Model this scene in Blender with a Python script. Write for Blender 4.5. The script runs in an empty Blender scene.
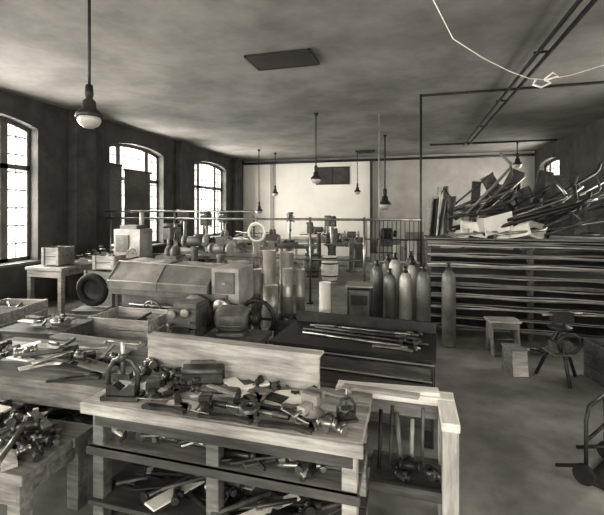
import bpy,bmesh,math,random
from mathutils import Vector,Matrix,Euler
random.seed(11)
S=bpy.context.scene
R=random.uniform
# ---------------------------------------------------------------- materials
def M(name,c,rough=.7,metal=0.,var=.25,scale=5,bump=.15,stretch=None,lo=.32,hi=.68,grime=None):
    m=bpy.data.materials.new(name);m.use_nodes=True
    nt=m.node_tree;n=nt.nodes;l=nt.links;b=n['Principled BSDF']
    tc=n.new('ShaderNodeTexCoord');mp=n.new('ShaderNodeMapping')
    if stretch: mp.inputs['Scale'].default_value=stretch
    l.new(tc.outputs['Object'],mp.inputs[0])
    nz=n.new('ShaderNodeTexNoise');nz.inputs['Scale'].default_value=scale
    nz.inputs['Detail'].default_value=8;nz.inputs['Roughness'].default_value=.65
    l.new(mp.outputs[0],nz.inputs['Vector'])
    cr=n.new('ShaderNodeValToRGB')
    def g(x): x=max(0.004,min(.95,x)); return (x,x*.96,x*.885,1)
    cr.color_ramp.elements[0].position=lo;cr.color_ramp.elements[0].color=g(c*(1-var))
    cr.color_ramp.elements[1].position=hi;cr.color_ramp.elements[1].color=g(c*(1+var))
    l.new(nz.outputs['Fac'],cr.inputs[0]);col=cr.outputs[0]
    n2=n.new('ShaderNodeTexNoise');n2.inputs['Scale'].default_value=scale*.45;n2.inputs['Detail'].default_value=5
    l.new(tc.outputs['Object'],n2.inputs['Vector'])
    r2=n.new('ShaderNodeMapRange');r2.inputs['From Min'].default_value=.35;r2.inputs['From Max'].default_value=.62
    r2.inputs['To Min'].default_value=1-(min(.6,var*1.1) if grime is None else grime);r2.inputs['To Max'].default_value=1
    l.new(n2.outputs['Fac'],r2.inputs['Value'])
    mx=n.new('ShaderNodeVectorMath');mx.operation='SCALE';l.new(col,mx.inputs[0]);l.new(r2.outputs[0],mx.inputs['Scale'])
    l.new(mx.outputs[0],b.inputs['Base Color'])
    b.inputs['Roughness'].default_value=rough;b.inputs['Metallic'].default_value=metal
    if bump:
        bp=n.new('ShaderNodeBump');bp.inputs['Strength'].default_value=bump;bp.inputs['Distance'].default_value=.02
        l.new(nz.outputs['Fac'],bp.inputs['Height']);l.new(bp.outputs[0],b.inputs['Normal'])
    return m
mCeil=M('ceiling_concrete',.24,.9,0,.22,1.1,.2,lo=.35,hi=.65,grime=.3)
mFloor=M('floor_concrete',.27,.5,0,.3,2.2,.2,grime=.45)
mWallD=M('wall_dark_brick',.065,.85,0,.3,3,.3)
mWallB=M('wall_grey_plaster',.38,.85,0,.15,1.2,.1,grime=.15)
mWhite=M('wall_white_plaster',.78,.8,0,.06,1,.05)
mFrame=M('window_frame_paint',.12,.6)
mIron=M('cast_iron',.05,.5,.4,.4,9,.2)
mSteel=M('steel',.34,.35,.85,.3,8,.1)
mSteelL=M('galvanised_sheet',.62,.42,.5,.2,4,.1)
mRust=M('rusty_steel',.10,.65,.3,.5,12,.3)
mMach=M('machine_enamel',.16,.5,.1,.4,5,.12)
mMachL=M('machine_light_enamel',.36,.5,.1,.3,4,.1)
mWoodX=M('wood_worn_x',.46,.75,0,.45,3,.2,(1,9,9))
mWoodY=M('wood_pale_y',.78,.75,0,.2,3,.2,(9,1,9))
mWoodP=M('wood_pale_x',.78,.75,0,.2,3,.2,(1,9,9))
mWoodZ=M('wood_pale_z',.50,.75,0,.35,3,.2,(9,9,1))
mWoodM=M('wood_mid',.23,.8,0,.45,3,.2,(1,8,8))
mWoodD=M('wood_dark',.10,.7,0,.45,3,.2,(1,8,8))
mHood=M('dull_sheet_metal',.25,.45,.3,.35,3,.15)
mPaper=M('paper',.85,.8,0,.06,5,.05)
mBlack=M('black_paint',.022,.45,0,.3,5,.05)
mRub=M('rubber',.02,.8,0,.3,8,.1)
mTank=M('tank_paint',.15,.4,.2,.3,6,.05)
mTankL=M('tank_paint_light',.46,.4,.2,.25,6,.05)
mRope=M('white_cord',.85,.9,0,.1,20,.2)
mGlass=M('opal_glass',.42,.3,0,.03,3,0)
mGrease=M('greasy_metal',.085,.4,.5,.4,10,.2)
# ---------------------------------------------------------------- builder
def frame(d):
    d=d.normalized();u=Vector((0,0,1)) if abs(d.z)<.9 else Vector((1,0,0))
    x=u.cross(d).normalized();y=d.cross(x);return x,y,d
class B:
    def __init__(s,name,loc=(0,0,0),rz=0,rot=None,bev=.004):
        s.name=name;s.loc=loc;s.rot=rot or (0,0,rz);s.v=[];s.f=[];s.m=[];s.s=[];s.mats=[];s.bev=bev
    def k(s,m):
        if m not in s.mats:s.mats.append(m)
        return s.mats.index(m)
    def add(s,vs,fs,mat,sm=False):
        o=len(s.v);s.v+=[tuple(v) for v in vs];i=s.k(mat)
        for j,f in enumerate(fs):
            s.f.append(tuple(a+o for a in f));s.m.append(i);s.s.append(sm if isinstance(sm,bool) else sm[j])
        return s
    def box(s,c,d,mat,rot=(0,0,0)):
        mt=Matrix.Translation(c)@Euler(rot).to_matrix().to_4x4();x,y,z=[a/2 for a in d]
        vs=[mt@Vector(p) for p in((-x,-y,-z),(x,-y,-z),(x,y,-z),(-x,y,-z),(-x,-y,z),(x,-y,z),(x,y,z),(-x,y,z))]
        return s.add(vs,[(0,3,2,1),(4,5,6,7),(0,1,5,4),(1,2,6,5),(2,3,7,6),(3,0,4,7)],mat)
    def cyl(s,p,q,r,mat,r2=None,n=16):
        p=Vector(p);q=Vector(q);r2=r if r2 is None else r2
        x,y,d=frame(q-p);vs=[]
        for c,rr in((p,r),(q,r2)):
            for i in range(n):
                a=2*math.pi*i/n;vs.append(c+x*math.cos(a)*rr+y*math.sin(a)*rr)
        fs=[(i,(i+1)%n,n+(i+1)%n,n+i) for i in range(n)]+[tuple(range(n-1,-1,-1)),tuple(range(n,2*n))]
        return s.add(vs,fs,mat,[True]*n+[False,False])
    def lathe(s,pr,mat,o=(0,0,0),ax=(0,0,1),n=20,smooth=True):
        x,y,d=frame(Vector(ax));o=Vector(o);vs=[]
        for r,z in pr:
            for i in range(n):
                a=2*math.pi*i/n;vs.append(o+d*z+(x*math.cos(a)+y*math.sin(a))*max(r,.0005))
        fs=[]
        for j in range(len(pr)-1):
            for i in range(n):fs.append((j*n+i,j*n+(i+1)%n,(j+1)*n+(i+1)%n,(j+1)*n+i))
        return s.add(vs,fs,mat,smooth)
    def tube(s,pts,r,mat,n=8,closed=False,flat=1.):
        pts=[Vector(p) for p in pts];N=len(pts);vs=[];px=None
        for i,p in enumerate(pts):
            if closed:d=pts[(i+1)%N]-pts[i-1]
            else:d=pts[min(i+1,N-1)]-pts[max(i-1,0)]
            d.normalize()
            if px is None:px,_,_=frame(d)
            px=(px-d*px.dot(d)).normalized();y=d.cross(px)
            for k in range(n):
                a=2*math.pi*k/n;vs.append(p+px*math.cos(a)*r+y*math.sin(a)*r*flat)
        fs=[]
        for j in range(N if closed else N-1):
            for k in range(n):
                a=j*n;b=((j+1)%N)*n;fs.append((a+k,a+(k+1)%n,b+(k+1)%n,b+k))
        sm=[True]*len(fs)
        if not closed:fs+=[tuple(range(n-1,-1,-1)),tuple(range((N-1)*n,N*n))];sm+=[False,False]
        return s.add(vs,fs,mat,sm)
    def ring(s,c,R_,r,mat,ax=(0,0,1),n=24,m=8):
        x,y,d=frame(Vector(ax));c=Vector(c)
        return s.tube([c+(x*math.cos(2*math.pi*i/n)+y*math.sin(2*math.pi*i/n))*R_ for i in range(n)],r,mat,m,True)
    def prism(s,poly,th,mat,o=(0,0,0),rot=(0,0,0)):
        mt=Matrix.Translation(o)@Euler(rot).to_matrix().to_4x4();n=len(poly)
        vs=[mt@Vector((p[0],p[1],-th/2)) for p in poly]+[mt@Vector((p[0],p[1],th/2)) for p in poly]
        fs=[tuple(range(n-1,-1,-1)),tuple(range(n,2*n))]+[(i,(i+1)%n,n+(i+1)%n,n+i) for i in range(n)]
        return s.add(vs,fs,mat)
    def surf(s,fn,nu,nv,mat):
        vs=[fn(i/nu,j/nv) for j in range(nv+1) for i in range(nu+1)];w=nu+1
        fs=[(j*w+i,j*w+i+1,(j+1)*w+i+1,(j+1)*w+i) for j in range(nv) for i in range(nu)]
        return s.add(vs,fs,mat,True)
    def end(s):
        me=bpy.data.meshes.new(s.name);me.from_pydata(s.v,[],s.f)
        for m in s.mats:me.materials.append(m)
        me.polygons.foreach_set('material_index',s.m);me.polygons.foreach_set('use_smooth',s.s)
        bm=bmesh.new();bm.from_mesh(me);bmesh.ops.recalc_face_normals(bm,faces=bm.faces);bm.to_mesh(me);bm.free()
        o=bpy.data.objects.new(s.name,me);S.collection.objects.link(o)
        o.location=s.loc;o.rotation_euler=s.rot
        if s.bev:
            b=o.modifiers.new('b','BEVEL');b.width=s.bev;b.segments=1;b.limit_method='ANGLE';b.angle_limit=math.radians(50)
        return o
# ---------------------------------------------------------------- room
XL,XR,YB,YF,H=-7.6,4.6,17.4,-4.0,4.3
T=.45
B('floor',bev=0).box(((XL+XR)/2,(YB+YF)/2,-.1),(XR-XL+.9,YB-YF+.9,.2),mFloor).end()
B('ceiling',bev=0).box(((XL+XR)/2,(YB+YF)/2,H+.1),(XR-XL+.9,YB-YF+.9,.2),mCeil).end()
RISE=.17
def arch(a0,a1,z1,rise,n=10):
    am=(a0+a1)/2;w=(a1-a0)/2
    return [(am+w*(-1+2*i/n),z1-rise*(1-math.sqrt(max(0,1-(-1+2*i/n)**2*.75)) )/.5) for i in range(n+1)]
def wall(name,axis,pos,a0,a1,ops,mat,out,ar=True):
    w=B(name,bev=0);c=pos+out*T/2
    def bx(u0,u1,z0,z1):
        if axis=='y':w.box((c,(u0+u1)/2,(z0+z1)/2),(T,u1-u0,z1-z0),mat)
        else:w.box(((u0+u1)/2,c,(z0+z1)/2),(u1-u0,T,z1-z0),mat)
    u=a0
    for (p,q,z0,z1) in sorted(ops):
        bx(u,p,0,H);bx(p,q,0,z0);bx(p,q,z1,H);u=q
        if ar:
            A=arch(p,q,z1,RISE)
            for i in range(len(A)-1):
                (u0,h0),(u1,h1)=A[i],A[i+1];poly=[(u0,h0),(u1,h1),(u1,z1+.001),(u0,z1+.001)]
                if axis=='y':w.prism(poly,T,mat,(c,0,0),(math.pi/2,0,math.pi/2))
                else:w.prism(poly,T,mat,(0,c,0),(math.pi/2,0,0))
    bx(u,a1,0,H);w.end()
LW=[(-.1,2.2),(4.3,6.65),(8.72,11.07),(12.95,15.5)]
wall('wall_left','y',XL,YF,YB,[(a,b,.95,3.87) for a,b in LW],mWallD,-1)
RW=[(.2,2.6),(6.5,8.6),(14.7,16.8)]  # first window lies out of view, added for its light
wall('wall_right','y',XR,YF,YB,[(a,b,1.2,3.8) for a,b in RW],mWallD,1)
FW=[(-6.8,-4.4),(-3.4,-1.0),(0.,2.4)]  # unseen windows behind the camera, there for fill light
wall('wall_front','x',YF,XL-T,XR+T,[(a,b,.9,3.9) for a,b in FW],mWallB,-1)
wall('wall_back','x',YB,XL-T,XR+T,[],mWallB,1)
B('wall_office_partition').box(((XL-1.65)/2,YB-.08,2.07),(-1.65-XL-.02,.14,4.14),mWhite)\
  .box((-6.15,YB-.18,2.05),(.16,.06,4.1),mWallB).box((-1.68,YB-.17,2.05),(.1,.08,4.1),mWallD).end()
wn=[0]
def window(axis,pos,a0,a1,z0,z1,out,power):
    wn[0]+=1;w=B('window_%d'%wn[0]);c=pos+out*.26
    def bx(u0,u1,q0,q1,t=.06):
        if axis=='y':w.box((c,(u0+u1)/2,(q0+q1)/2),(t,u1-u0,q1-q0),mFrame)
        else:w.box(((u0+u1)/2,c,(q0+q1)/2),(u1-u0,t,q1-q0),mFrame)
    W=a1-a0;s=.24*W
    A=arch(a0,a1,z1,RISE,16)
    def top(u):
        i=min(15,max(0,int((u-a0)/W*16)));return min(A[i][1],A[i+1][1])
    e=.002
    bx(a0+e,a0+.07,z0,top(a0),.1);bx(a1-.07,a1-e,z0,top(a1),.1);bx(a0+e,a1-e,z0+e,z0+.08,.1)
    for q in(a0+s,a1-s):bx(q-.08,q+.08,z0,top(q)-.01,.1)
    zm=z0+(z1-z0)*.66;bx(a0+e,a1-e,zm-.05,zm+.05,.1)
    for i in range(16):
        (u0,h0),(u1,h1)=A[i],A[i+1];poly=[(u0,h0-.09),(u1,h1-.09),(u1,h1-.002),(u0,h0-.002)]
        if axis=='y':w.prism(poly,.1,mFrame,(c,0,0),(math.pi/2,0,math.pi/2))
        else:w.prism(poly,.1,mFrame,(0,c,0),(math.pi/2,0,0))
    for k in range(1,4):u=a0+s+k*(W-2*s)/4;bx(u-.012,u+.012,z0,top(u)-.02,.03)
    for u in(a0+s*.5,a1-s*.5):bx(u-.012,u+.012,z0,top(u)-.02,.03)
    nr=8
    for k in range(1,nr):
        z=z0+k*(z1-z0)/nr
        bx(a0+e,a1-e,z-.012,z+.012,.03)
    if axis=='y':w.box((pos-out*.03,(a0+a1)/2,z0-.035),(.12,W+.16,.06),mFrame)
    else:w.box(((a0+a1)/2,pos-out*.03,z0-.035),(W+.16,.12,.06),mFrame)
    w.end()
    L=bpy.data.lights.new('daylight_%d'%wn[0],'AREA');L.shape='RECTANGLE';L.size=W+.9;L.size_y=z1-z0+.9
    L.energy=power;L.color=(1,.965,.90);o=bpy.data.objects.new('daylight_%d'%wn[0],L);S.collection.objects.link(o)
    zc=(z0+z1)/2+.1;off=pos+out*.85
    if axis=='y':o.location=(off,(a0+a1)/2,zc);d=Vector((-out,0,-.15))
    else:o.location=((a0+a1)/2,off,zc);d=Vector((0,-out,-.15))
    o.rotation_euler=d.to_track_quat('-Z','Z').to_euler()
for (a,b),pw in zip(LW,(1000,1150,1250,1000)):window('y',XL,a,b,.95,3.87,-1,pw)
for (a,b),pw in zip(RW,(450,600,800)):window('y',XR,a,b,1.2,3.8,1,pw)
for a,b in FW:window('x',YF,a,b,.9,3.9,-1,600)  # area lamps behind the camera act as fill
B('window_blind').box((XL-.05,9.9,2.1),(.02,1.12,2.0),mWoodD).cyl((XL-.05,9.3,3.12),(XL-.05,10.5,3.12),.03,mWoodD).end()
B('window_blind').box((XL-.05,9.0,2.15),(.02,.46,2.1),mWoodD).cyl((XL-.05,8.76,3.22),(XL-.05,9.24,3.22),.03,mWoodD).end()
for i,(y,w) in enumerate(((7.7,.6),(12.0,.6),(16.3,.5),(3.2,.5))):
    B('trim_%d'%(i+1)).box((XL+.13,y,H/2-.01),(.24,w,H-.04),mWallD).end()
B('baseboard_back').box((1.5,YB-.02,.1),(6.1,.03,.2),mWallD).end()
B('trim_5').cyl((XL+.1,YB-.3,4.12),(XR-.1,YB-.3,4.12),.05,mBlack).box((-3,YB-.22,4.14),(9,.05,.06),mBlack).end()
B('wall_vent_panel').box((-3.35,YB-.17,3.5),(1.5,.03,.78),mBlack).box((-3.35,YB-.19,3.5),(1.4,.03,.68),mWallD)\
  .box((-3.35,YB-.21,3.5),(.04,.03,.7),mBlack).end()
h=B('ceiling_hatch').box((-1.9,5.8,H-.02),(.98,.55,.03),mBlack)
for sx in(-.49,.49):h.box((-1.9+sx,5.8,H-.02),(.04,.6,.036),mBlack)
for sy in(-.28,.28):h.box((-1.9,5.8+sy,H-.02),(1.0,.04,.036),mBlack)
h.end()
B('ceiling_vent').box((-1.75,15.6,H-.04),(.7,.4,.07),mBlack).box((-1.75,15.6,H-.09),(.5,.25,.04),mIron).end()
t=B('overhead_trolley_track')
for dx in(-.07,.08):t.box((1.75+dx,9.0,H-.12),(.035,11,.05),mBlack)
for k in range(5):t.box((1.755,3.7+k*2.6,H-.085),(.22,.05,.02),mIron).cyl((1.755,3.7+k*2.6,H-.08),(1.755,3.7+k*2.6,H-.005),.02,mIron)
t.end()
B('ceiling_conduit').tube([(.17,8.3,H-.03),(1.2,8.3,H-.03),(3.2,8.3,H-.03),(4.55,8.3,H-.03)],.022,mIron).end()
B('ceiling_conduit').tube([(.6,14.6,H-.04),(4.5,14.6,H-.04)],.03,mIron).end()
# ---------------------------------------------------------------- lamps
def pendant(x,y,z,s=1.):
    p=B('pendant_lamp',(x,y,0),bev=0)
    p.cyl((0,0,z+.2*s),(0,0,H-.002),.014*max(s,1),mIron,n=8).lathe([(.0,H-.003),(.06,H-.003),(.05,H-.05),(.015,H-.09)],mIron)
    p.lathe([(.015,z+.34*s),(.035*s,z+.33*s),(.04*s,z+.24*s),(.03*s,z+.2*s),(.06*s,z+.17*s),(.065*s,z+.1*s),(.12*s,z+.05*s),(.13*s,z+.01*s),(.11*s,z+.01*s)],mIron,n=20)
    p.lathe([(.1*s,z+.02*s),(.11*s,z-.02*s),(.09*s,z-.06*s),(.05*s,z-.09*s),(.0,z-.095*s)],mGlass,n=20);p.end()
pendant(-2.93,3.1,2.86,.95)
pendant(-2.2,9.25,2.72,1.)
pendant(-5.3,15.2,2.65,1.);pendant(-2.05,15.6,2.7,1.)
pendant(-.8,12.5,2.15,1.5);pendant(3.4,14.8,3.5,1.2);pendant(-5.6,14.2,1.95,1.1)
c=B('hanging_cord',bev=0);c.tube([(.2,4.5,H-.01),(.45,4.85,3.95),(.8,5.1,3.79),(1.15,5.4,3.7),(1.42,5.6,3.65),(1.6,5.66,3.64),(1.9,5.7,3.68),(2.6,5.9,3.9),(3.2,6.1,H-.01)],.006,mRope)
c.tube([(1.5,5.62,3.64),(1.46,5.6,3.57),(1.55,5.6,3.53),(1.66,5.62,3.58),(1.6,5.64,3.64)],.014,mRope)
c.tube([(1.6,5.64,3.64),(1.68,5.6,3.70),(1.75,5.62,3.66),(1.6,5.64,3.62)],.012,mRope);c.end()
# ---------------------------------------------------------------- pipe fence
fy=8.3
f=B('pipe_rail_fence',bev=0)
f.tube([(-7.35,fy,1.8),(.17,fy,1.8)],.025,mSteel).tube([(-7.35,fy,.95),(.17,fy,.95)],.02,mSteel)
f.tube([(-7.35,fy,1.97),(-3.4,fy,1.97),(-3.4,fy,1.8)],.022,mSteel)
for x in(-7.2,-5.4,-3.4,-2.1,-.95):f.tube([(x,fy,0),(x,fy,1.85 if x>-3.5 else 1.98)],.025,mSteel).box((x,fy,.01),(.12,.12,.02),mIron)
f.tube([(.17,fy,0),(.17,fy,H-.005)],.022,mIron)
for i in range(13):f.tube([(-.9+i*.085,fy,.95),(-.9+i*.085,fy,1.8)],.008,mIron,6)
f.tube([(-.93,fy,1.4),(.17,fy,1.4)],.014,mIron);f.end()
B('pipe_post',bev=0).tube([(-.75,9.6,0),(-.75,9.6,H-.005)],.018,mMachL).box((-.75,9.6,.01),(.15,.15,.02),mIron).end()
B('coiled_hose_ring',bev=0).ring((-3.3,fy-.04,1.5),.19,.022,mPaper,(0,1,0)).ring((-3.3,fy-.08,1.52),.2,.02,mPaper,(.1,1,0))\
  .tube([(-3.3,fy-.06,1.7),(-3.3,fy-.03,1.83)],.008,mIron).end()
# ---------------------------------------------------------------- generic shop objects
def workbench(name,x,y,w,d,h,mat,rz=0,th=.06,shelf=None,legm=None):
    b=B(name,(x,y,0),rz);n=max(3,int(d/.2));legm=legm or mat
    for i in range(n):b.box((0,-d/2+d/n*(i+.5),h-th/2),(w+R(-.02,.02),d/n-.006,th),mat)
    for sx in(-1,1):
        for sy in(-1,1):b.box((sx*(w/2-.08),sy*(d/2-.07),(h-th)/2),(.09,.09,h-th),legm)
        b.box((sx*(w/2-.08),0,h-th-.06),(.05,d-.2,.1),legm)
    for sy in(-1,1):b.box((0,sy*(d/2-.04),h-th-.07),(w-.1,.035,.13),legm)
    if shelf:b.box((0,0,shelf-.015),(w-.1,d-.06,.03),legm)
    return b
def crate(x,y,z,w,d,h,mat=mWoodM,rz=0,open_=True,fill=True):
    b=B('wooden_crate',(x,y,z),rz);n=max(2,int(h/.13));t=.02
    for i in range(n):
        zz=h/n*(i+.5);hh=h/n-.008
        for sy in(-1,1):b.box((0,sy*(d/2-t/2),zz),(w,t,hh),mat)
        for sx in(-1,1):b.box((sx*(w/2-t/2),0,zz),(t,d-2*t,hh),mat)
    b.box((0,0,.012),(w-.01,d-.01,.02),mat)
    for sx in(-1,1):
        for sy in(-1,1):b.box((sx*(w/2-.04),sy*(d/2+.008),h/2),(.06,.02,h),mat)
    if not open_:b.box((0,0,h+.01),(w+.02,d+.02,.02),mat)
    elif fill:
        for i in range(14):
            a=R(0,6.28);L=min(w,d)*.3;cx,cy=R(-w*.25,w*.25),R(-d*.2,d*.2)
            b.cyl((cx-L*math.cos(a),cy-L*math.sin(a),h*R(.6,.9)),(cx+L*math.cos(a),cy+L*math.sin(a),h*R(.6,1.)),R(.01,.03),random.choice([mRust,mSteel,mIron]),n=8)
    b.end()
def gas_cyl(x,y,h=1.15,r=.1,m=mTank):
    b=B('gas_cylinder',(x,y,0),bev=0)
    b.lathe([(0,0),(r*.9,0),(r,.02),(r,h*.82),(r*.93,h*.87),(r*.7,h*.92),(r*.35,h*.945),(r*.33,h*.96)],m)
    b.lathe([(r*.36,h*.94),(r*.42,h*.945),(r*.42,h*.97),(.018,h*.975),(.018,h*1.02),(0,h*1.02)],mIron,n=12)
    b.cyl((-.05,0,h*.995),(.04,0,h*.995),.012,mSteel,n=8).ring((0,0,h*1.03),.03,.007,mIron,n=12,m=6).end()
def drill_press(x,y,h=1.9,rz=0):
    b=B('drill_press',(x,y,0),rz);b.box((0,0,.04),(.45,.6,.08),mMach).cyl((0,.15,.08),(0,.15,h),.045,mSteel)
    b.cyl((0,-.1,.85),(0,-.1,.89),.17,mMach).box((0,.05,.84),(.08,.3,.06),mMach)
    b.box((0,0,h-.2),(.16,.5,.25),mMach).cyl((0,-.18,h-.6),(0,-.18,h-.1),.03,mSteel).lathe([(.02,0),(.035,.03),(.03,.1),(0,.1)],mIron,(0,-.18,h-.7))
    b.cyl((0,.3,h-.35),(0,.3,h-.05),.1,mIron).cyl((0,-.18,h-.05),(0,-.18,h+.02),.11,mMach).cyl((0,.3,h-.05),(0,.3,h+.0),.08,mMach)
    b.ring((.14,-.05,h-.25),.13,.01,mSteel,(1,0,0))
    for k in range(3):
        a=k*2.09;b.cyl((.14,-.05,h-.25),(.14,-.05+.14*math.cos(a),h-.25+.14*math.sin(a)),.008,mSteel,n=8)
    b.end()
def lathe_machine(x,y,L=1.8,rz=0,m=mMach):
    b=B('metalworking_lathe',(x,y,0),rz)
    for sx in(-1,1):b.prism([(-.18,0),(.18,0),(.12,.1),(.1,.6),(.14,.7),(-.14,.7),(-.1,.6),(-.12,.1)],.3,m,(sx*(L/2-.2),0,0),(math.pi/2,0,0))
    b.box((0,0,.76),(L,.28,.12),m).box((0,-.09,.835),(L,.04,.03),mSteel).box((0,.09,.835),(L,.04,.03),mSteel)
    b.box((-L/2+.25,0,1.0),(.42,.34,.34),m).lathe([(.03,0),(.14,0),(.15,.02),(.15,.09),(.05,.1),(0,.1)],mSteel,(-L/2+.46,0,1.0),(1,0,0))
    b.lathe([(.05,0),(.13,0),(.13,.06),(.09,.06),(.09,.12),(.13,.12),(.13,.18),(0,.18)],m,(-L/2+.2,0,1.22),(1,0,0))
    b.box((L/2-.18,0,.93),(.2,.16,.2),m).cyl((L/2-.35,0,1.0),(L/2,0,1.0),.045,mSteel).ring((L/2+.02,0,1.0),.09,.01,mSteel,(1,0,0)).cyl((L/2,0,.92),(L/2,0,1.08),.008,mSteel,n=6)
    b.box((.1,0,.88),(.3,.4,.06),m).box((.1,-.05,.94),(.12,.2,.08),mIron).ring((.1,-.24,.8),.09,.012,mSteel,(0,1,0)).cyl((.1,-.15,.8),(.1,-.24,.8),.02,mSteel)
    b.end()
def grinder(x,y,rz=0,h=1.0):
    b=B('pedestal_grinder',(x,y,0),rz);b.lathe([(0,0),(.2,0),(.2,.03),(.09,.1),(.07,h-.2),(.1,h-.12),(0,h-.12)],mMach)
    b.cyl((-.14,0,h),(.14,0,h),.1,mMach).cyl((-.26,0,h),(.26,0,h),.015,mSteel)
    for sx in(-1,1):b.cyl((sx*.2,0,h),(sx*.25,0,h),.12,mMachL).box((sx*.225,-.12,h-.03),(.09,.05,.015),mSteel)
    b.end()
def barrel(x,y,h,r,m):
    b=B('wooden_barrel',(x,y,0),bev=0);pr=[(0,.03),(r*.78,.03),(r*.8,0)]+[(r*(.8+.2*math.sin(math.pi*i/10)),h*i/10) for i in range(11)]+[(r*.76,h),(r*.76,h-.04),(0,h-.04)]
    b.lathe(pr,m,n=24)
    for q in(.06,.26,.74,.94):
        rr=r*(.8+.2*math.sin(math.pi*q))+.004;b.lathe([(rr-.004,h*q-.018),(rr+.003,h*q-.018),(rr+.003,h*q+.018),(rr-.004,h*q+.018)],mIron,n=24)
    b.end()
def duct(x,y,h,r,m=mSteelL,name='sheet_metal_pipe'):
    b=B(name,(x,y,0),bev=0);b.lathe([(r-.004,.0),(r,0),(r,h*.5),(r+.004,h*.5+.005),(r+.004,h*.5+.02),(r,h*.5+.025),(r,h),(r+.006,h+.004),(r-.004,h+.004),(r-.006,h-.01),(r-.006,.05),(0,.05)],m,n=24).end()
def wrench(x,y,z,L,rz,m=mGrease):
    b=B('pipe_wrench',(x,y,z),rz,bev=.002);k=L
    b.prism([(-.5*k,-.02),(-.46*k,-.028),(.1*k,-.016),(.28*k,-.035),(.4*k,-.045),(.42*k,-.012),(.3*k,.0),(.28*k,.03),(.12*k,.03),(.08*k,.014),(-.46*k,.02)],.02,m,(0,0,.012))
    b.prism([(.14*k,.012),(.2*k,.012),(.38*k,.035),(.46*k,.03),(.5*k,-.02),(.47*k,-.03),(.42*k,.012),(.36*k,.055),(.14*k,.05)],.014,mSteel,(0,0,.024))
    b.cyl((.11*k,.03,.014),(.17*k,.03,.014),.018,mSteel,n=12).end()
def bench_vise(x,y,z,rz=0,s=1.,m=mMach):
    b=B('bench_vise',(x,y,z),rz)
    b.lathe([(0,0),(.09*s,0),(.09*s,.02*s),(.05*s,.04*s),(.05*s,.06*s),(0,.06*s)],m,n=16)
    b.box((0,.02*s,.1*s),(.1*s,.16*s,.08*s),m).box((0,.05*s,.15*s),(.14*s,.05*s,.06*s),m).box((0,.02*s,.172*s),(.14*s,.012*s,.03*s),mSteel)
    b.box((0,-.1*s,.1*s),(.07*s,.16*s,.06*s),m).box((0,-.04*s,.14*s),(.14*s,.05*s,.08*s),m).box((0,-.01*s,.172*s),(.14*s,.012*s,.03*s),mSteel)
    b.cyl((0,-.28*s,.1*s),(0,-.1*s,.1*s),.014*s,mSteel,n=10).cyl((-.11*s,-.26*s,.12*s),(.11*s,-.26*s,.08*s),.008*s,mSteel,n=8)
    for q in(-1,1):b.cyl((q*.11*s,-.26*s,.1*s-q*.02*s),(q*.12*s,-.26*s,.1*s-q*.022*s),.013*s,mSteel,n=8)
    b.end()
def pipe_vise(x,y,z,rz=0,s=1.,m=mGrease):
    b=B('pipe_vise',(x,y,z),rz)
    b.box((0,0,.015*s),(.26*s,.12*s,.03*s),m).prism([(-.1*s,0),(.1*s,0),(.1*s,.07*s),(.05*s,.07*s),(0,.035*s),(-.05*s,.07*s),(-.1*s,.07*s)],.08*s,m,(0,0,.03*s),(math.pi/2,0,0))
    b.tube([(-.1*s,0,.06*s),(-.105*s,0,.18*s),(-.06*s,0,.25*s),(0,0,.27*s),(.06*s,0,.25*s),(.105*s,0,.18*s),(.1*s,0,.06*s)],.017*s,m,8)
    b.cyl((0,0,.16*s),(0,0,.38*s),.015*s,mSteel,n=10).box((0,0,.15*s),(.12*s,.05*s,.04*s),m).cyl((0,0,.25*s),(0,0,.3*s),.03*s,m,n=12)
    b.cyl((-.12*s,.02*s,.37*s),(.12*s,-.02*s,.37*s),.009*s,mSteel,n=8)
    for q in(-1,1):b.cyl((q*.115*s,0,.37*s),(q*.13*s,0,.37*s),.015*s,mSteel,n=8)
    b.end()
def die_stock(x,y,z,L,rz):
    b=B('pipe_threading_die_stock',(x,y,z),rz,bev=.002);b.lathe([(.03,0),(.06,0),(.065,.01),(.065,.05),(.055,.06),(.03,.06),(.03,0)],mGrease,n=16)
    b.cyl((-L/2,0,.03),(-.05,0,.03),.013,mSteel,n=8).cyl((.05,0,.03),(L/2,0,.03),.013,mSteel,n=8)
    b.cyl((-L/2,0,.03),(-L/2+.1,0,.03),.019,mGrease,n=8).cyl((L/2-.1,0,.03),(L/2,0,.03),.019,mGrease,n=8).end()
def hammer(x,y,z,L,rz):
    b=B('hammer',(x,y,z),rz,bev=.002);b.tube([(-L/2,0,.02),(0,0,.02),(L/2-.02,0,.02)],.014,mWoodX,8,flat=.7)
    b.cyl((L/2-.02,-.05,.022),(L/2-.02,.03,.022),.02,mIron,n=10).prism([(-.018,0),(.018,0),(.004,.05),(-.004,.05)],.03,mIron,(L/2-.02,.03,.022)).end()
def fitting(b,x,y,z,r):
    a=R(0,6.28);d=Vector((math.cos(a),math.sin(a),0));e=Vector((-d.y,d.x,0));p=Vector((x,y,z+r*1.25));m=random.choice([mGrease,mRust,mIron,mSteel])
    if random.random()<.5:
        b.tube([p+d*r*2.4,p+d*r*1.2,p+(d+e)*r*.3,p+e*r*1.2,p+e*r*2.4],r,m,10)
        b.cyl(p+d*r*1.8,p+d*r*2.6,r*1.2,m,n=10).cyl(p+e*r*1.8,p+e*r*2.6,r*1.2,m,n=10)
    else:
        b.cyl(p-d*r*2.4,p+d*r*2.4,r,m,n=10).cyl(p,p+e*r*2.2,r,m,n=10)
        for q in(-1,1):b.cyl(p+d*q*r*1.7,p+d*q*r*2.5,r*1.2,m,n=10)
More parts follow.
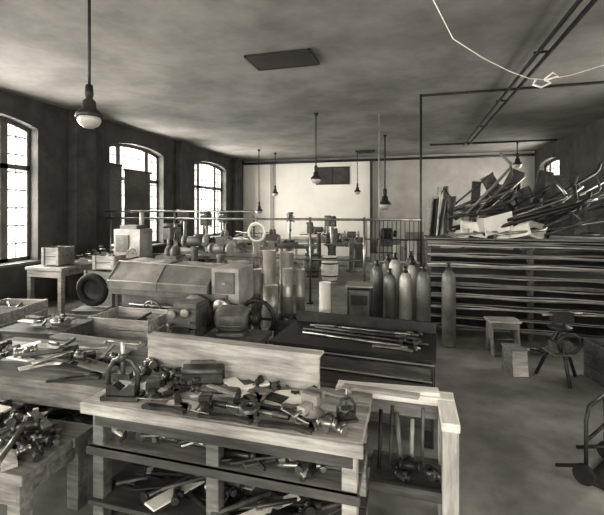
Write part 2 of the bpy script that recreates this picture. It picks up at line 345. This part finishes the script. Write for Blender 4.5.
def fittings(x,y,z,w,d,n,r0=.012,r1=.026,name='pipe_fittings'):
    b=B(name,(x,y,z),bev=0)
    for i in range(n):
        fitting(b,R(-w/2,w/2),R(-d/2,d/2),0 if i<n*.7 else .03,R(r0,r1))
    b.end()
def scrap(x,y,z,w,d,n,hmax=.12,name='scrap_pile',pale=.5,rz=0):
    b=B(name,(x,y,z),rz,bev=.002)
    for i in range(n):
        t=R(.008,.03);L=R(.12,.42)*max(.5,w);wd=R(.03,.1);zz=t/2+(i/n)*hmax*R(.2,.9)
        pl=random.random()<pale
        m=random.choice([mWoodX,mPaper,mWoodM]) if pl else random.choice([mRust,mSteel,mGrease,mIron])
        cx,cy=R(-w/2,w/2)*.8,R(-d/2,d/2)*.8;a=R(-.8,.8)+(1.57 if random.random()<.25 else 0)
        if pl or random.random()<.2:b.box((cx,cy,zz),(L,wd,t*.7),m,(R(-.08,.08)*(i>3),R(-.12,.12)*(i>3),a))
        elif random.random()<.35:fitting(b,cx,cy,zz,R(.015,.032))
        else:b.cyl((cx-math.cos(a)*L/2,cy-math.sin(a)*L/2,zz+.01),(cx+math.cos(a)*L/2,cy+math.sin(a)*L/2,zz+R(.01,.05)),R(.008,.018),m,n=8)
    b.end()
# ---------------------------------------------------------------- front workbench
b=B('workbench',(-1.12,2.36,0))
n=4;W=1.74
for i in range(n):b.box((0,-.3+.6/n*(i+.5),.775),(W+R(-.01,.01),.6/n-.006,.05),mWoodX)
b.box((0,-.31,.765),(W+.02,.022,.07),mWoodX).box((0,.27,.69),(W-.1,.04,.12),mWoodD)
for x in(-.8,.0,.8):
    for y in(-.22,.24):b.box((x,y,.375),(.08,.08,.75),mWoodM if x<.5 else mWoodX)
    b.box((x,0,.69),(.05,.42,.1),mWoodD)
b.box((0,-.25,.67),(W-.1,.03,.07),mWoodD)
for i in range(3):b.box((0,-.2+.2*i,.5),(W-.04,.18,.03),mWoodM)
b.box((0,-.28,.49),(W-.02,.03,.05),mWoodD)
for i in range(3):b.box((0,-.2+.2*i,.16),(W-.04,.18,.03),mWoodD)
b.end()
B('bench_back_board',(-1.27,2.62,.8),-.05).box((0,0,.115),(1.36,.035,.23),mWoodX).box((0,.03,.235),(1.38,.1,.02),mWoodX).box((-.6,.05,.1),(.05,.06,.2),mWoodM).box((.6,.05,.1),(.05,.06,.2),mWoodM).end()
b=B('wooden_trestle_table',(-.1,2.62,0))
b.box((-.02,.12,.775),(.76,.12,.05),mWoodP).box((.31,-.092,.775),(.1,.29,.05),mWoodY).box((.31,.13,.375),(.09,.09,.75),mWoodZ).box((.31,-.18,.375),(.09,.09,.75),mWoodZ)
b.box((.31,-.02,.2),(.04,.28,.09),mWoodM).box((-.1,.12,.69),(.72,.03,.1),mWoodM).box((-.02,.12,.3),(.62,.03,.08),mWoodM)
b.box((.07,.0,.35),(.45,.3,.03),mWoodD).box((-.3,.13,.37),(.07,.07,.74),mWoodZ)
b.box((.07,-.19,.35),(.45,.04,.06),mWoodD)
b.end()
s=B('steel_bar_stock',(-.05,2.62,.365),bev=.002)
for i in range(5):x=-.15+i*.065;s.cyl((x,-.05+.02*i,0),(x+R(-.04,.04),.09,R(.2,.38)),R(.01,.018),random.choice([mMach,mMachL,mRust,mIron]),n=8)
s.end()
fittings(.02,2.56,.366,.3,.12,10)
B('wooden_plank',(-.16,2.72,.801),.09).box((0,0,.012),(.66,.09,.024),mWoodP).end()
B('wooden_plank',(-.2,2.58,.801),-.22).box((0,0,.05),(.5,.06,.02),mWoodX,(0,-.08,0)).box((-.2,0,.02),(.04,.06,.04),mWoodX).end()
# bench clutter
pipe_vise(-1.78,2.16,.8,.2,.95)
bench_vise(-1.6,2.22,.8,.5,.6,mGrease)
bench_vise(-.56,2.28,.8,-.3,.75,mMachL)
pipe_vise(-.36,2.26,.8,.5,.5)
bench_vise(-1.2,2.17,.8,.2,.5,mGrease)
die_stock(-.92,2.18,.8,.5,-.08)
wrench(-.82,2.27,.8,.5,-.1);wrench(-1.02,2.1,.8,.36,.06);wrench(-1.42,2.4,.8,.42,.9);wrench(-1.5,2.32,.8,.44,2.2);wrench(-.66,2.1,.8,.34,.05)
wrench(-1.05,2.38,.8,.36,-.3);wrench(-1.42,2.1,.8,.32,.05)
die_stock(-1.6,2.52,.8,.36,-.3)
hammer(-1.2,2.3,.8,.32,.3);hammer(-.5,2.52,.8,.3,2.9)
fittings(-1.52,2.44,.8,.3,.16,14,.01,.022);fittings(-.46,2.14,.8,.18,.08,4);fittings(-1.87,2.45,.8,.12,.3,9);fittings(-.95,2.52,.8,.45,.06,8,.01,.018)
scrap(-1.0,2.44,.8,.7,.16,8,.02,'wood_offcuts',.8)
b=B('toolbox',(-1.4,2.5,.8),.3);b.box((0,0,.04),(.28,.12,.08),mGrease).tube([(-.1,0,.1),(-.08,0,.15),(.08,0,.15),(.1,0,.1)],.008,mSteel).cyl((-.14,0,.08),(.14,0,.08),.05,mGrease).end()
B('paper_sheet',(-.78,2.42,.802),.4,bev=0).surf(lambda u,v:((u-.5)*.26,(v-.5)*.18,.004+.012*math.sin(u*3.1)*v),8,6,mPaper).end()
B('paper_sheet',(-1.68,2.36,.802),-.3,bev=0).surf(lambda u,v:((u-.5)*.22,(v-.5)*.16,.004+.012*math.sin(u*4)*v),8,6,mPaper).end()
B('paper_sheet',(-1.36,2.16,.802),.2,bev=0).surf(lambda u,v:((u-.5)*.2,(v-.5)*.12,.004+.01*math.sin(u*4)*v),8,6,mPaper).end()
scrap(-1.6,2.33,.516,.7,.46,50,.13,'scrap_pile',.35);scrap(-.75,2.33,.516,.7,.46,44,.1,'scrap_pile',.2)
scrap(-1.12,2.33,.176,1.5,.46,60,.16,'scrap_pile',.15)
# left side bench with boards
b=workbench('workbench',-2.95,2.72,1.7,.8,.74,mWoodM,.04,shelf=.35);b.end()
for i,(dx,dy,L,a) in enumerate(((-.1,.2,1.3,.1),(.3,-.05,.9,-.25),(-.3,-.2,1.1,.2),(.2,.28,1.0,-.05))):
    B('wooden_plank',(-2.95+dx,2.72+dy,.741+.022*i),a).box((0,0,.01),(L,.13,.02),(mWoodX,mWoodM,mWoodX,mWoodM)[i]).end()
scrap(-2.75,2.55,.83,1.0,.4,22,.08,pale=.25);wrench(-2.4,2.42,.742,.4,.5);fittings(-3.35,2.55,.78,.4,.3,16);fittings(-2.45,2.7,.742,.3,.3,12)
scrap(-2.9,2.7,.352,1.3,.6,30,.15,pale=.3)
b=workbench('tool_bench',-2.85,1.98,1.5,.56,.52,mWoodM,.03);b.end()
scrap(-2.8,1.98,.522,1.25,.44,46,.1,pale=.35);fittings(-2.25,1.98,.522,.2,.3,8);wrench(-2.5,1.84,.522,.42,.3)
# ---------------------------------------------------------------- dark steel layout table
b=B('steel_layout_table',(-.54,3.93,0),-.07)
b.box((0,0,.735),(1.52,.76,.03),mBlack).box((0,0,.69),(1.46,.7,.06),mIron)
for sx in(-1,1):
    for sy in(-1,1):b.box((sx*.7,sy*.33,.345),(.08,.08,.69),mIron)
for i in range(4):
    z=.62-i*.14;b.box((0,-.36,z),(1.44,.025,.1),mWoodD);b.box((0,.36,z),(1.44,.025,.1),mWoodD);b.box((.72,0,z),(.025,.68,.1),mMach);b.box((-.72,0,z),(.025,.68,.1),mWoodD)
b.box((0,-.375,.7),(1.5,.02,.012),mMachL);b.box((0,-.375,.56),(1.46,.015,.012),mMachL)
b.box((0,.385,.8),(1.5,.03,.12),mIron).end()
p=B('iron_pipe_stock',(-.5,3.93,.751),-.16,bev=0)
for i,(y,L,r) in enumerate(((-.12,1.2,.014),(.0,1.3,.012),(.08,1.1,.018),(.2,.9,.012))):p.cyl((-L/2+.05,y,r),(L/2,y+.02*i,r),r,(mSteel,mRust,mIron,mSteel)[i],n=10)
p.end()
wrench(-.15,3.69,.751,.4,-.1,mSteel);wrench(-.1,4.14,.751,.4,.0,mSteel);hammer(-.9,4.16,.751,.3,.1);fittings(-.05,3.85,.751,.2,.1,4)
crate(-1.55,5.4,0,.6,.4,.5,mWoodD,.1);crate(-.9,5.35,0,.5,.4,.42,mWoodM,-.1)
# ---------------------------------------------------------------- gas cylinders and ducts
gas_cyl(.52,6.25,1.18);gas_cyl(.17,6.42,1.12,.105,mTank);gas_cyl(-.0,6.98,1.14,.1,mTankL);gas_cyl(-.28,7.05,1.22,.105,mTankL)
gas_cyl(-.1,6.66,1.05,.1,mTankL);gas_cyl(-.58,7.0,1.1,.1,mTank);gas_cyl(-.42,7.45,1.15,.105,mTank);gas_cyl(-.02,7.6,1.2,.105,mTank);gas_cyl(-.35,6.72,1.0,.1,mTank)
duct(-1.34,6.27,.84,.095,mPaper);duct(-2.1,6.68,.98,.09);duct(-1.9,6.8,.95,.08);duct(-2.55,7.0,1.25,.12);duct(-2.3,7.25,1.2,.13);duct(-2.8,6.95,.9,.1);duct(-2.35,6.5,.7,.13)
b=B('welding_cart',(-.8,6.4,0),.05)
for sx in(-1,1):
    for sy in(-1,1):b.box((sx*.17,sy*.17,.41),(.03,.03,.82),mIron)
b.box((0,0,.81),(.42,.42,.03),mMachL).box((0,0,.55),(.36,.36,.4),mMach).box((0,-.185,.6),(.25,.01,.15),mIron).box((0,0,.15),(.38,.38,.03),mIron)
for sx in(-1,1):b.cyl((sx*.2,.1,.08),(sx*.24,.1,.08),.08,mRub)
b.end()
barrel(-2.2,10.9,.72,.24,mWoodP);barrel(-2.9,11.6,.7,.24,mWoodM)
# ---------------------------------------------------------------- storage rack
b=B('lumber_and_pipe_rack',(0,0,0),bev=.003)
x0,x1,y0,y1=.2,3.4,6.72,7.75
for x in(x0+.06,1.75,x1-.06):
    for y in(y0+.15,y1-.06):b.box((x,y,.75),(.08,.08,1.5),mWoodD)
nl=9
for k in range(nl):
    z=.1+k*.162
    for x in(x0+.06,1.75,x1-.06):b.box((x,(y0+y1)/2,z),(.06,y1-y0-.1,.04),mWoodD)
    zz=z+.02
    for j in range(3):
        t=R(.012,.028);L=R(2.7,3.15);cx=x0+.03+L/2+R(0,.06);zz+=t+R(0,.012)
        m=random.choice([mRust,mWoodM,mWoodD,mMach]);d=R(.75,.9)
        sag=R(.004,.022);off=R(-.03,.05);ph=R(0,3)
        def fn(u,v,L=L,cx=cx,d=d,zz=zz,sag=sag,off=off,ph=ph):
            return (cx+(u-.5)*L,y0+.02+off+v*d*1.0,zz-sag*math.sin(u*math.pi*2+ph)**2)
        b.surf(fn,18,1,m);b.surf(lambda u,v,fn=fn,t=t:(fn(u,0)[0],fn(u,0)[1],fn(u,0)[2]-v*t),18,1,random.choice([mWoodM,mMach,mWoodM,mMachL,mWoodX]))
b.box(((x0+x1)/2,(y0+y1)/2,1.545),(x1-x0,y1-y0,.02),mWoodM);b.end()
z0=1.556
p=B('scrap_pipe_pile',(0,0,0),bev=0)
for i in range(76):
    sx=R(.5,2.1);sy=R(6.8,7.6);a=R(-.5,.75);L=R(.4,1.2);s=Vector((sx,sy,z0+R(.03,.5)));d=Vector((math.cos(a),R(-.3,.3),abs(math.sin(a))*.8+R(0,.3))).normalized()
    m=random.choice([mRust,mIron,mRust,mSteel,mMach,mIron]);r=R(.012,.03)
    pts=[s,s+d*L*.5,s+d*L]
    if random.random()<.5:
        e=Vector((R(-.3,.5),R(-.2,.2),R(-.4,1))).normalized();q=s+d*(L+.05)+e*.05;pts+=[q,q+e*R(.1,.25)]
    p.tube(pts,r,m,8)
for i in range(14):
    x=R(.8,2.9);p.cyl((x,R(6.8,7.5),z0+.06),(x+R(.3,.8),R(6.8,7.5),z0+R(.06,.3)),R(.02,.05),random.choice([mRust,mIron,mSteel]),n=10)
for i in range(18):
    x=R(.9,2.7);z=R(.5,1.1);p.box((x,7.3,z0+z/2+.06),(R(.05,.3),.04,z),random.choice([mIron,mMach,mRust,mIron]),(R(-.1,.1),R(-.5,.5),R(-.4,.4)))
p.end()
def sheet(x,y,z,w,h,rot,m=mSteelL,curl=.05):
    b=B('sheet_metal_offcut',(x,y,z),rot=rot,bev=0)
    b.surf(lambda u,v:((u-.5)*w,curl*math.sin(u*3.1+v*1.5),v*h),10,6,m);o=b.end()
    s=o.modifiers.new('s','SOLIDIFY');s.thickness=.006
sheet(.95,6.85,z0+.05,.42,.24,(-.5,.25,.2),mPaper);sheet(1.5,6.8,z0+.04,.5,.2,(-.6,-.15,-.1),mPaper);sheet(1.8,6.9,z0+.05,.34,.26,(-.4,.5,.3));sheet(.72,6.82,z0+.02,.3,.14,(-.7,.1,0))
b=B('sheet_metal_duct_box',(1.25,6.9,z0+.06),.3,bev=.003)
b.box((0,0,.01),(.4,.3,.02),mSteelL,(0,.2,0)).box((0,-.14,.17),(.46,.01,.3),mPaper,(0.25,-.25,0)).box((.2,0,.14),(.01,.28,.3),mSteelL,(0,.3,0)).box((-.2,0,.14),(.01,.28,.24),mSteelL,(0,-.2,0)).box((0,.14,.14),(.4,.01,.3),mSteelL)
b.end()
b=B('leaning_board_stack',(.42,7.2,z0),bev=.003)
for i in range(6):
    hh=R(.55,.85);b.box((-.14+i*.07,R(-.1,.1),hh/2+.01),(.025,R(.2,.35),hh),random.choice([mIron,mMach,mWoodM,mSteel]),(0,R(-.05,.2),R(-.4,.4)))
b.tube([(0,-.1,.02),(.02,-.1,.65),(.1,-.1,.82),(.2,-.1,.65),(.2,-.1,.02)],.018,mIron).end()
# ---------------------------------------------------------------- right floor items
b=B('step_stool',(1.22,6.15,0),.15)
b.box((0,0,.46),(.42,.26,.03),mWoodX)
for sx in(-1,1):
    b.prism([(-.17,0),(-.1,0),(-.02,.2),(.02,.2),(.1,0),(.17,0),(.11,.445),(-.11,.445)],.025,mWoodM,(sx*.17,0,0),(math.pi/2,0,math.pi/2))
b.box((0,-.12,.4),(.36,.02,.08),mWoodM).box((0,0,.2),(.34,.1,.02),mWoodM).end()
b=B('wooden_box',(1.22,5.45,0),.3)
b.box((0,0,.31),(.2,.26,.02),mWoodM).box((0,-.12,.15),(.18,.02,.3),mWoodX,(-.12,0,0)).box((0,.12,.15),(.18,.02,.3),mWoodM,(.05,0,0)).box((-.08,0,.15),(.02,.22,.3),mWoodM).box((.08,0,.15),(.02,.22,.3),mWoodM).end()
b=B('pipe_bending_stand',(1.68,5.35,0),.2)
for a in(.4,2.5,4.6):b.tube([(0,0,.62),(.25*math.cos(a),.25*math.sin(a),0.01)],.02,mIron)
b.lathe([(0,.6),(.12,.6),(.13,.63),(.05,.66),(.05,.7),(0,.7)],mIron).box((0,0,.33),(.28,.28,.02),mMach).box((.02,0,.74),(.22,.12,.1),mIron).cyl((-.2,0,.76),(.25,0,.78),.015,mSteel)
b.ring((.05,-.1,.45),.12,.015,mIron,(0,1,.2)).box((0,0,.4),(.2,.16,.12),mRust).end()
B('hand_truck',(1.36,3.55,0),.9,bev=0).tube([(-.2,0,.0),(-.2,0,.45),(-.15,0,.54),(.15,0,.54),(.2,0,.45),(.2,0,0)],.014,mIron).tube([(-.2,0,.12),(-.2,.2,.02)],.014,mIron).tube([(.2,0,.12),(.2,.2,.02)],.014,mIron).tube([(-.2,0,.3),(.2,0,.3)],.012,mIron).box((0,-.06,.01),(.42,.14,.015),mIron)\
 .cyl((-.26,0,.07),(-.22,0,.07),.07,mRub).cyl((.22,0,.07),(.26,0,.07),.07,mRub).end()
crate(2.35,5.4,0,.6,.5,.45,mWoodD,.2);scrap(1.85,6.3,.0,.6,.3,10,.05,pale=.2)
# ---------------------------------------------------------------- left-middle machinery
b=B('pipe_threading_machine',(-3.2,5.2,0),.0)
b.box((-.1,0,.04),(1.8,.6,.08),mMach).box((-.1,0,.42),(1.6,.5,.7),mMach).box((-.1,0,.82),(1.85,.66,.08),mMach)
b.box((.78,-.05,.98),(.4,.5,.46),mMachL).box((.78,-.31,1.02),(.28,.03,.28),mMach).box((.78,-.33,1.02),(.06,.03,.04),mSteel)
b.lathe([(.06,0),(.22,0),(.24,.03),(.24,.09),(.1,.1),(.1,.14),(0,.14)],mMach,(.4,-.32,.62),(0,-1,0),n=28)
b.lathe([(.03,0),(.1,0),(.11,.02),(.11,.1),(0,.1)],mSteel,(.78,-.34,.72),(0,-1,0))
b.cyl((-.7,-.33,.65),(.2,-.33,.65),.025,mSteel).ring((-.3,-.38,.6),.13,.014,mSteel,(0,1,0)).cyl((-.3,-.3,.6),(-.3,-.38,.6),.02,mSteel)
for k in range(4):a=k*1.57;b.cyl((-.3,-.38,.6),(-.3+.13*math.cos(a),-.38,.6+.13*math.sin(a)),.009,mSteel,n=6)
b.box((.85,-.1,.3),(.3,.4,.5),mMach)
# flat-topped, sloped-front sheet-metal hood over the bed
sec=[(-.36,.865),(-.36,.98),(-.12,1.22),(.30,1.24),(.34,1.2),(.34,.865)]
N=8
def kx(u):return 1-.12*u
for j in range(len(sec)-1):
    for i in range(N):
        vs=[]
        for uu in(i/N,(i+1)/N):
            for (y,z) in (sec[j],sec[j+1]):
                dd=.006*math.sin(uu*23+z*9) if z>1.0 else 0
                vs.append((-1.05+uu*1.6,y*(1-.05*uu),.865+(z-.865)*kx(uu)+dd))
        b.add(vs,[(0,1,3,2)],mHood,False)
for e,u in((-1.05,0),(.55,1)):
    b.prism([(y*(1-.05*u),.865+(z-.865)*kx(u)) for y,z in sec],.01,mHood,(e,0,0),(math.pi/2,0,math.pi/2))
for q in(-1.05,-.25,.54):
    u=(q+1.05)/1.6;b.tube([(q,y*(1-.05*u),.872+(z-.865)*kx(u)) for y,z in sec],.012,mMach,6)
b.tube([(-1.05,-.12,1.235),(.55,-.115,1.19)],.012,mMachL,6).tube([(-1.05,-.365,.985),(.55,-.345,.97)],.012,mMachL,6)
b.end()
b=B('control_gearbox',(-2.62,4.3,0),.1)
b.box((0,0,.3),(.34,.34,.6),mMach).box((0,0,.72),(.36,.32,.22),mMach).box((.02,.02,.86),(.28,.26,.06),mMach)
for sx in(-.09,.07):b.lathe([(.02,0),(.02,.05),(.045,.05),(.05,.06),(.045,.075),(0,.08)],mMachL,(sx,-.16,.8+sx*.15),(0,-1,0),n=20)
b.cyl((-.12,-.16,.66),(-.12,-.25,.66),.02,mSteel).cyl((.1,-.16,.68),(.16,-.3,.72),.012,mSteel)
b.box((0,-.18,.6),(.22,.02,.06),mIron).end()
def motor(x,y,z,L,r,rz,m=mMach,name='electric_motor'):
    b=B(name,(x,y,z),rz);b.box((0,0,.02),(L*.8,r*1.8,.04),m).lathe([(0,-L/2),(r*.4,-L/2),(r*.85,-L*.42),(r,-L*.35),(r,L*.35),(r*.85,L*.42),(r*.4,L/2),(0,L/2)],m,(0,0,r+.04),(1,0,0))
    for i in range(14):
        a=2*math.pi*i/14;b.box((0,math.cos(a)*r,math.sin(a)*r+r+.04),(L*.6,.012,.012),m,(a,0,0))
    b.cyl((L/2,0,r+.04),(L/2+.12,0,r+.04),.02,mSteel).lathe([(.02,0),(r*.6,0),(r*.62,.02),(r*.55,.04),(r*.62,.06),(r*.6,.08),(.02,.08)],mIron,(L/2+.04,0,r+.04),(1,0,0)).end()
b=workbench('machine_stand',-2.05,4.45,.75,.5,.5,mMach);b.end()
motor(-2.1,4.45,.502,.42,.15,.2,mMach,'electric_motor')
b=B('belt_guard_wheel',(-2.0,5.0,0),bev=.003);b.ring((0,0,.55),.24,.03,mIron,(0,1,0)).cyl((0,-.04,.55),(0,.04,.55),.06,mIron).box((0,0,.15),(.12,.1,.3),mMach).box((0,0,.02),(.3,.24,.04),mMach).box((0,0,.4),(.08,.06,.3),mMach)
for k in range(5):a=k*1.257;b.cyl((0,0,.55),(.24*math.cos(a),0,.55+.24*math.sin(a)),.018,mIron,n=8)
b.end()
crate(-3.4,4.3,0,.85,.55,.7,mWoodX,.05);crate(-4.0,3.6,0,.75,.55,.68,mWoodD,.1,False);crate(-4.5,4.4,0,.7,.6,.5,mWoodM,.05)
crate(-4.95,3.5,0,.7,.7,.8,mWoodM,.0);crate(-4.85,6.1,0,.3,.5,.8,mWoodM,.1);crate(-5.4,6.2,0,.7,.5,.9,mWoodM,-.1);crate(-5.8,4.6,0,.7,.7,.6,mWoodX,.2);crate(-5.4,6.2,.92,.45,.35,.25,mWoodX,.1)
scrap(-4.0,3.6,.702,.6,.4,16,.08,pale=.3)
b=B('spare_wheel',(-4.95,5.3,0),.3);b.ring((0,0,.72),.22,.055,mRub,(.2,1,.1),28,10).lathe([(.17,-.02),(.17,.02),(.06,.03),(0,.03)],mIron,(0,0,.72),(.2,1,.1)).box((0,0,.2),(.4,.3,.4),mWoodM).box((0,0,.41),(.5,.36,.03),mWoodM).end()
b=B('cabinet_machine',(-5.75,7.3,0),.05);b.box((0,0,.5),(.7,.5,1.0),mMach).box((0,0,1.3),(.62,.45,.6),mMachL).box((0,0,1.64),(.4,.35,.08),mMach).cyl((.2,0,1.68),(.2,0,1.95),.05,mMachL).box((-.1,-.24,1.3),(.3,.02,.35),mMach).ring((.15,-.27,1.1),.1,.012,mSteel,(0,1,0)).cyl((.15,-.2,1.1),(.15,-.27,1.1),.015,mSteel).end()
drill_press(-4.95,8.95,1.95,.3);drill_press(-6.6,10.6,2.0,.2);grinder(-4.4,7.5,.2,1.35);drill_press(-5.0,7.6,1.7,.1);grinder(-3.8,7.5,-.2,1.2)
lathe_machine(-3.9,6.5,1.3,.05,mMach)
workbench('workbench',-5.2,9.9,2.6,.8,.9,mWoodX,0).end()
motor(-5.6,9.9,.9,.5,.2,.2,mMach);bench_vise(-4.3,9.75,.9,.2,1.4);crate(-4.8,10,.9,.4,.3,.3,mWoodX,.3)
workbench('workbench',-6.8,7.0,.9,1.9,.9,mWoodM,0).end();scrap(-6.8,7.3,.9,.7,1.0,30,.3,pale=.3);crate(-6.8,6.4,.92,.4,.4,.35,mWoodM,.1)
lathe_machine(-5.0,11.6,2.0,.1,mMachL);workbench('workbench',-5.7,14.2,2.4,.8,.9,mWoodX,0).end();scrap(-5.7,14.2,.9,2.0,.5,30,.35);drill_press(-6.3,12.6,1.9,.2)
# centre background
lathe_machine(-4.0,13.0,1.8,.1,mMach);drill_press(-3.1,12.2,1.6,.2);workbench('workbench',-3.4,15.6,2.6,.7,.9,mWoodX,0).end();scrap(-3.4,15.6,.9,2.0,.5,30,.4)
lathe_machine(-2.3,14.2,1.4,-.1,mMach);grinder(-1.9,13.0,.1,1.2);workbench('workbench',-.9,14.8,1.0,.7,.9,mWoodM).end();motor(-.9,14.8,.9,.5,.2,.3,mIron);crate(-3.2,10.4,0,.6,.5,.5,mWoodX,.3);duct(-3.7,9.2,1.3,.1);duct(-3.4,9.0,1.0,.13)
drill_press(-4.4,14.3,1.9,.4);grinder(-3.2,13.9,0,1.3);drill_press(-2.6,12.9,1.8,-.2)
crate(-.7,11.0,0,.8,.6,.8,mWoodX,.1);crate(.2,10.6,0,.8,.7,1.0,mWoodM,.1);crate(.3,12.8,0,1.0,.8,1.3,mWoodM,.0);duct(-.3,9.3,1.2,.12);duct(.0,9.1,1.35,.1)
b=B('storage_cabinet',(2.6,15.8,0));b.box((0,0,1.),(1.6,.6,2.0),mMach).box((-.4,-.31,1),(.76,.02,1.9),mMachL).box((.4,-.31,1),(.76,.02,1.9),mMachL).cyl((-.06,-.34,1),(-.06,-.34,1.15),.01,mSteel).cyl((.06,-.34,1),(.06,-.34,1.15),.01,mSteel).end()
# ---------------------------------------------------------------- world, camera
w=bpy.data.worlds.new('w');S.world=w;w.use_nodes=True
w.node_tree.nodes['Background'].inputs[0].default_value=(1,.97,.9,1);w.node_tree.nodes['Background'].inputs[1].default_value=2
cd=bpy.data.cameras.new('cam');cd.sensor_width=36;cd.lens=400/604*36;cd.shift_y=-47.5/604;cd.clip_start=.05
co=bpy.data.objects.new('camera',cd);S.collection.objects.link(co);co.location=(0,0,2.0);co.rotation_euler=(math.pi/2,0,math.radians(15.38));S.camera=co
S.view_settings.view_transform='Standard';S.view_settings.exposure=0
try:S.view_settings.look='Medium High Contrast'
except Exception:S.view_settings.look='None'
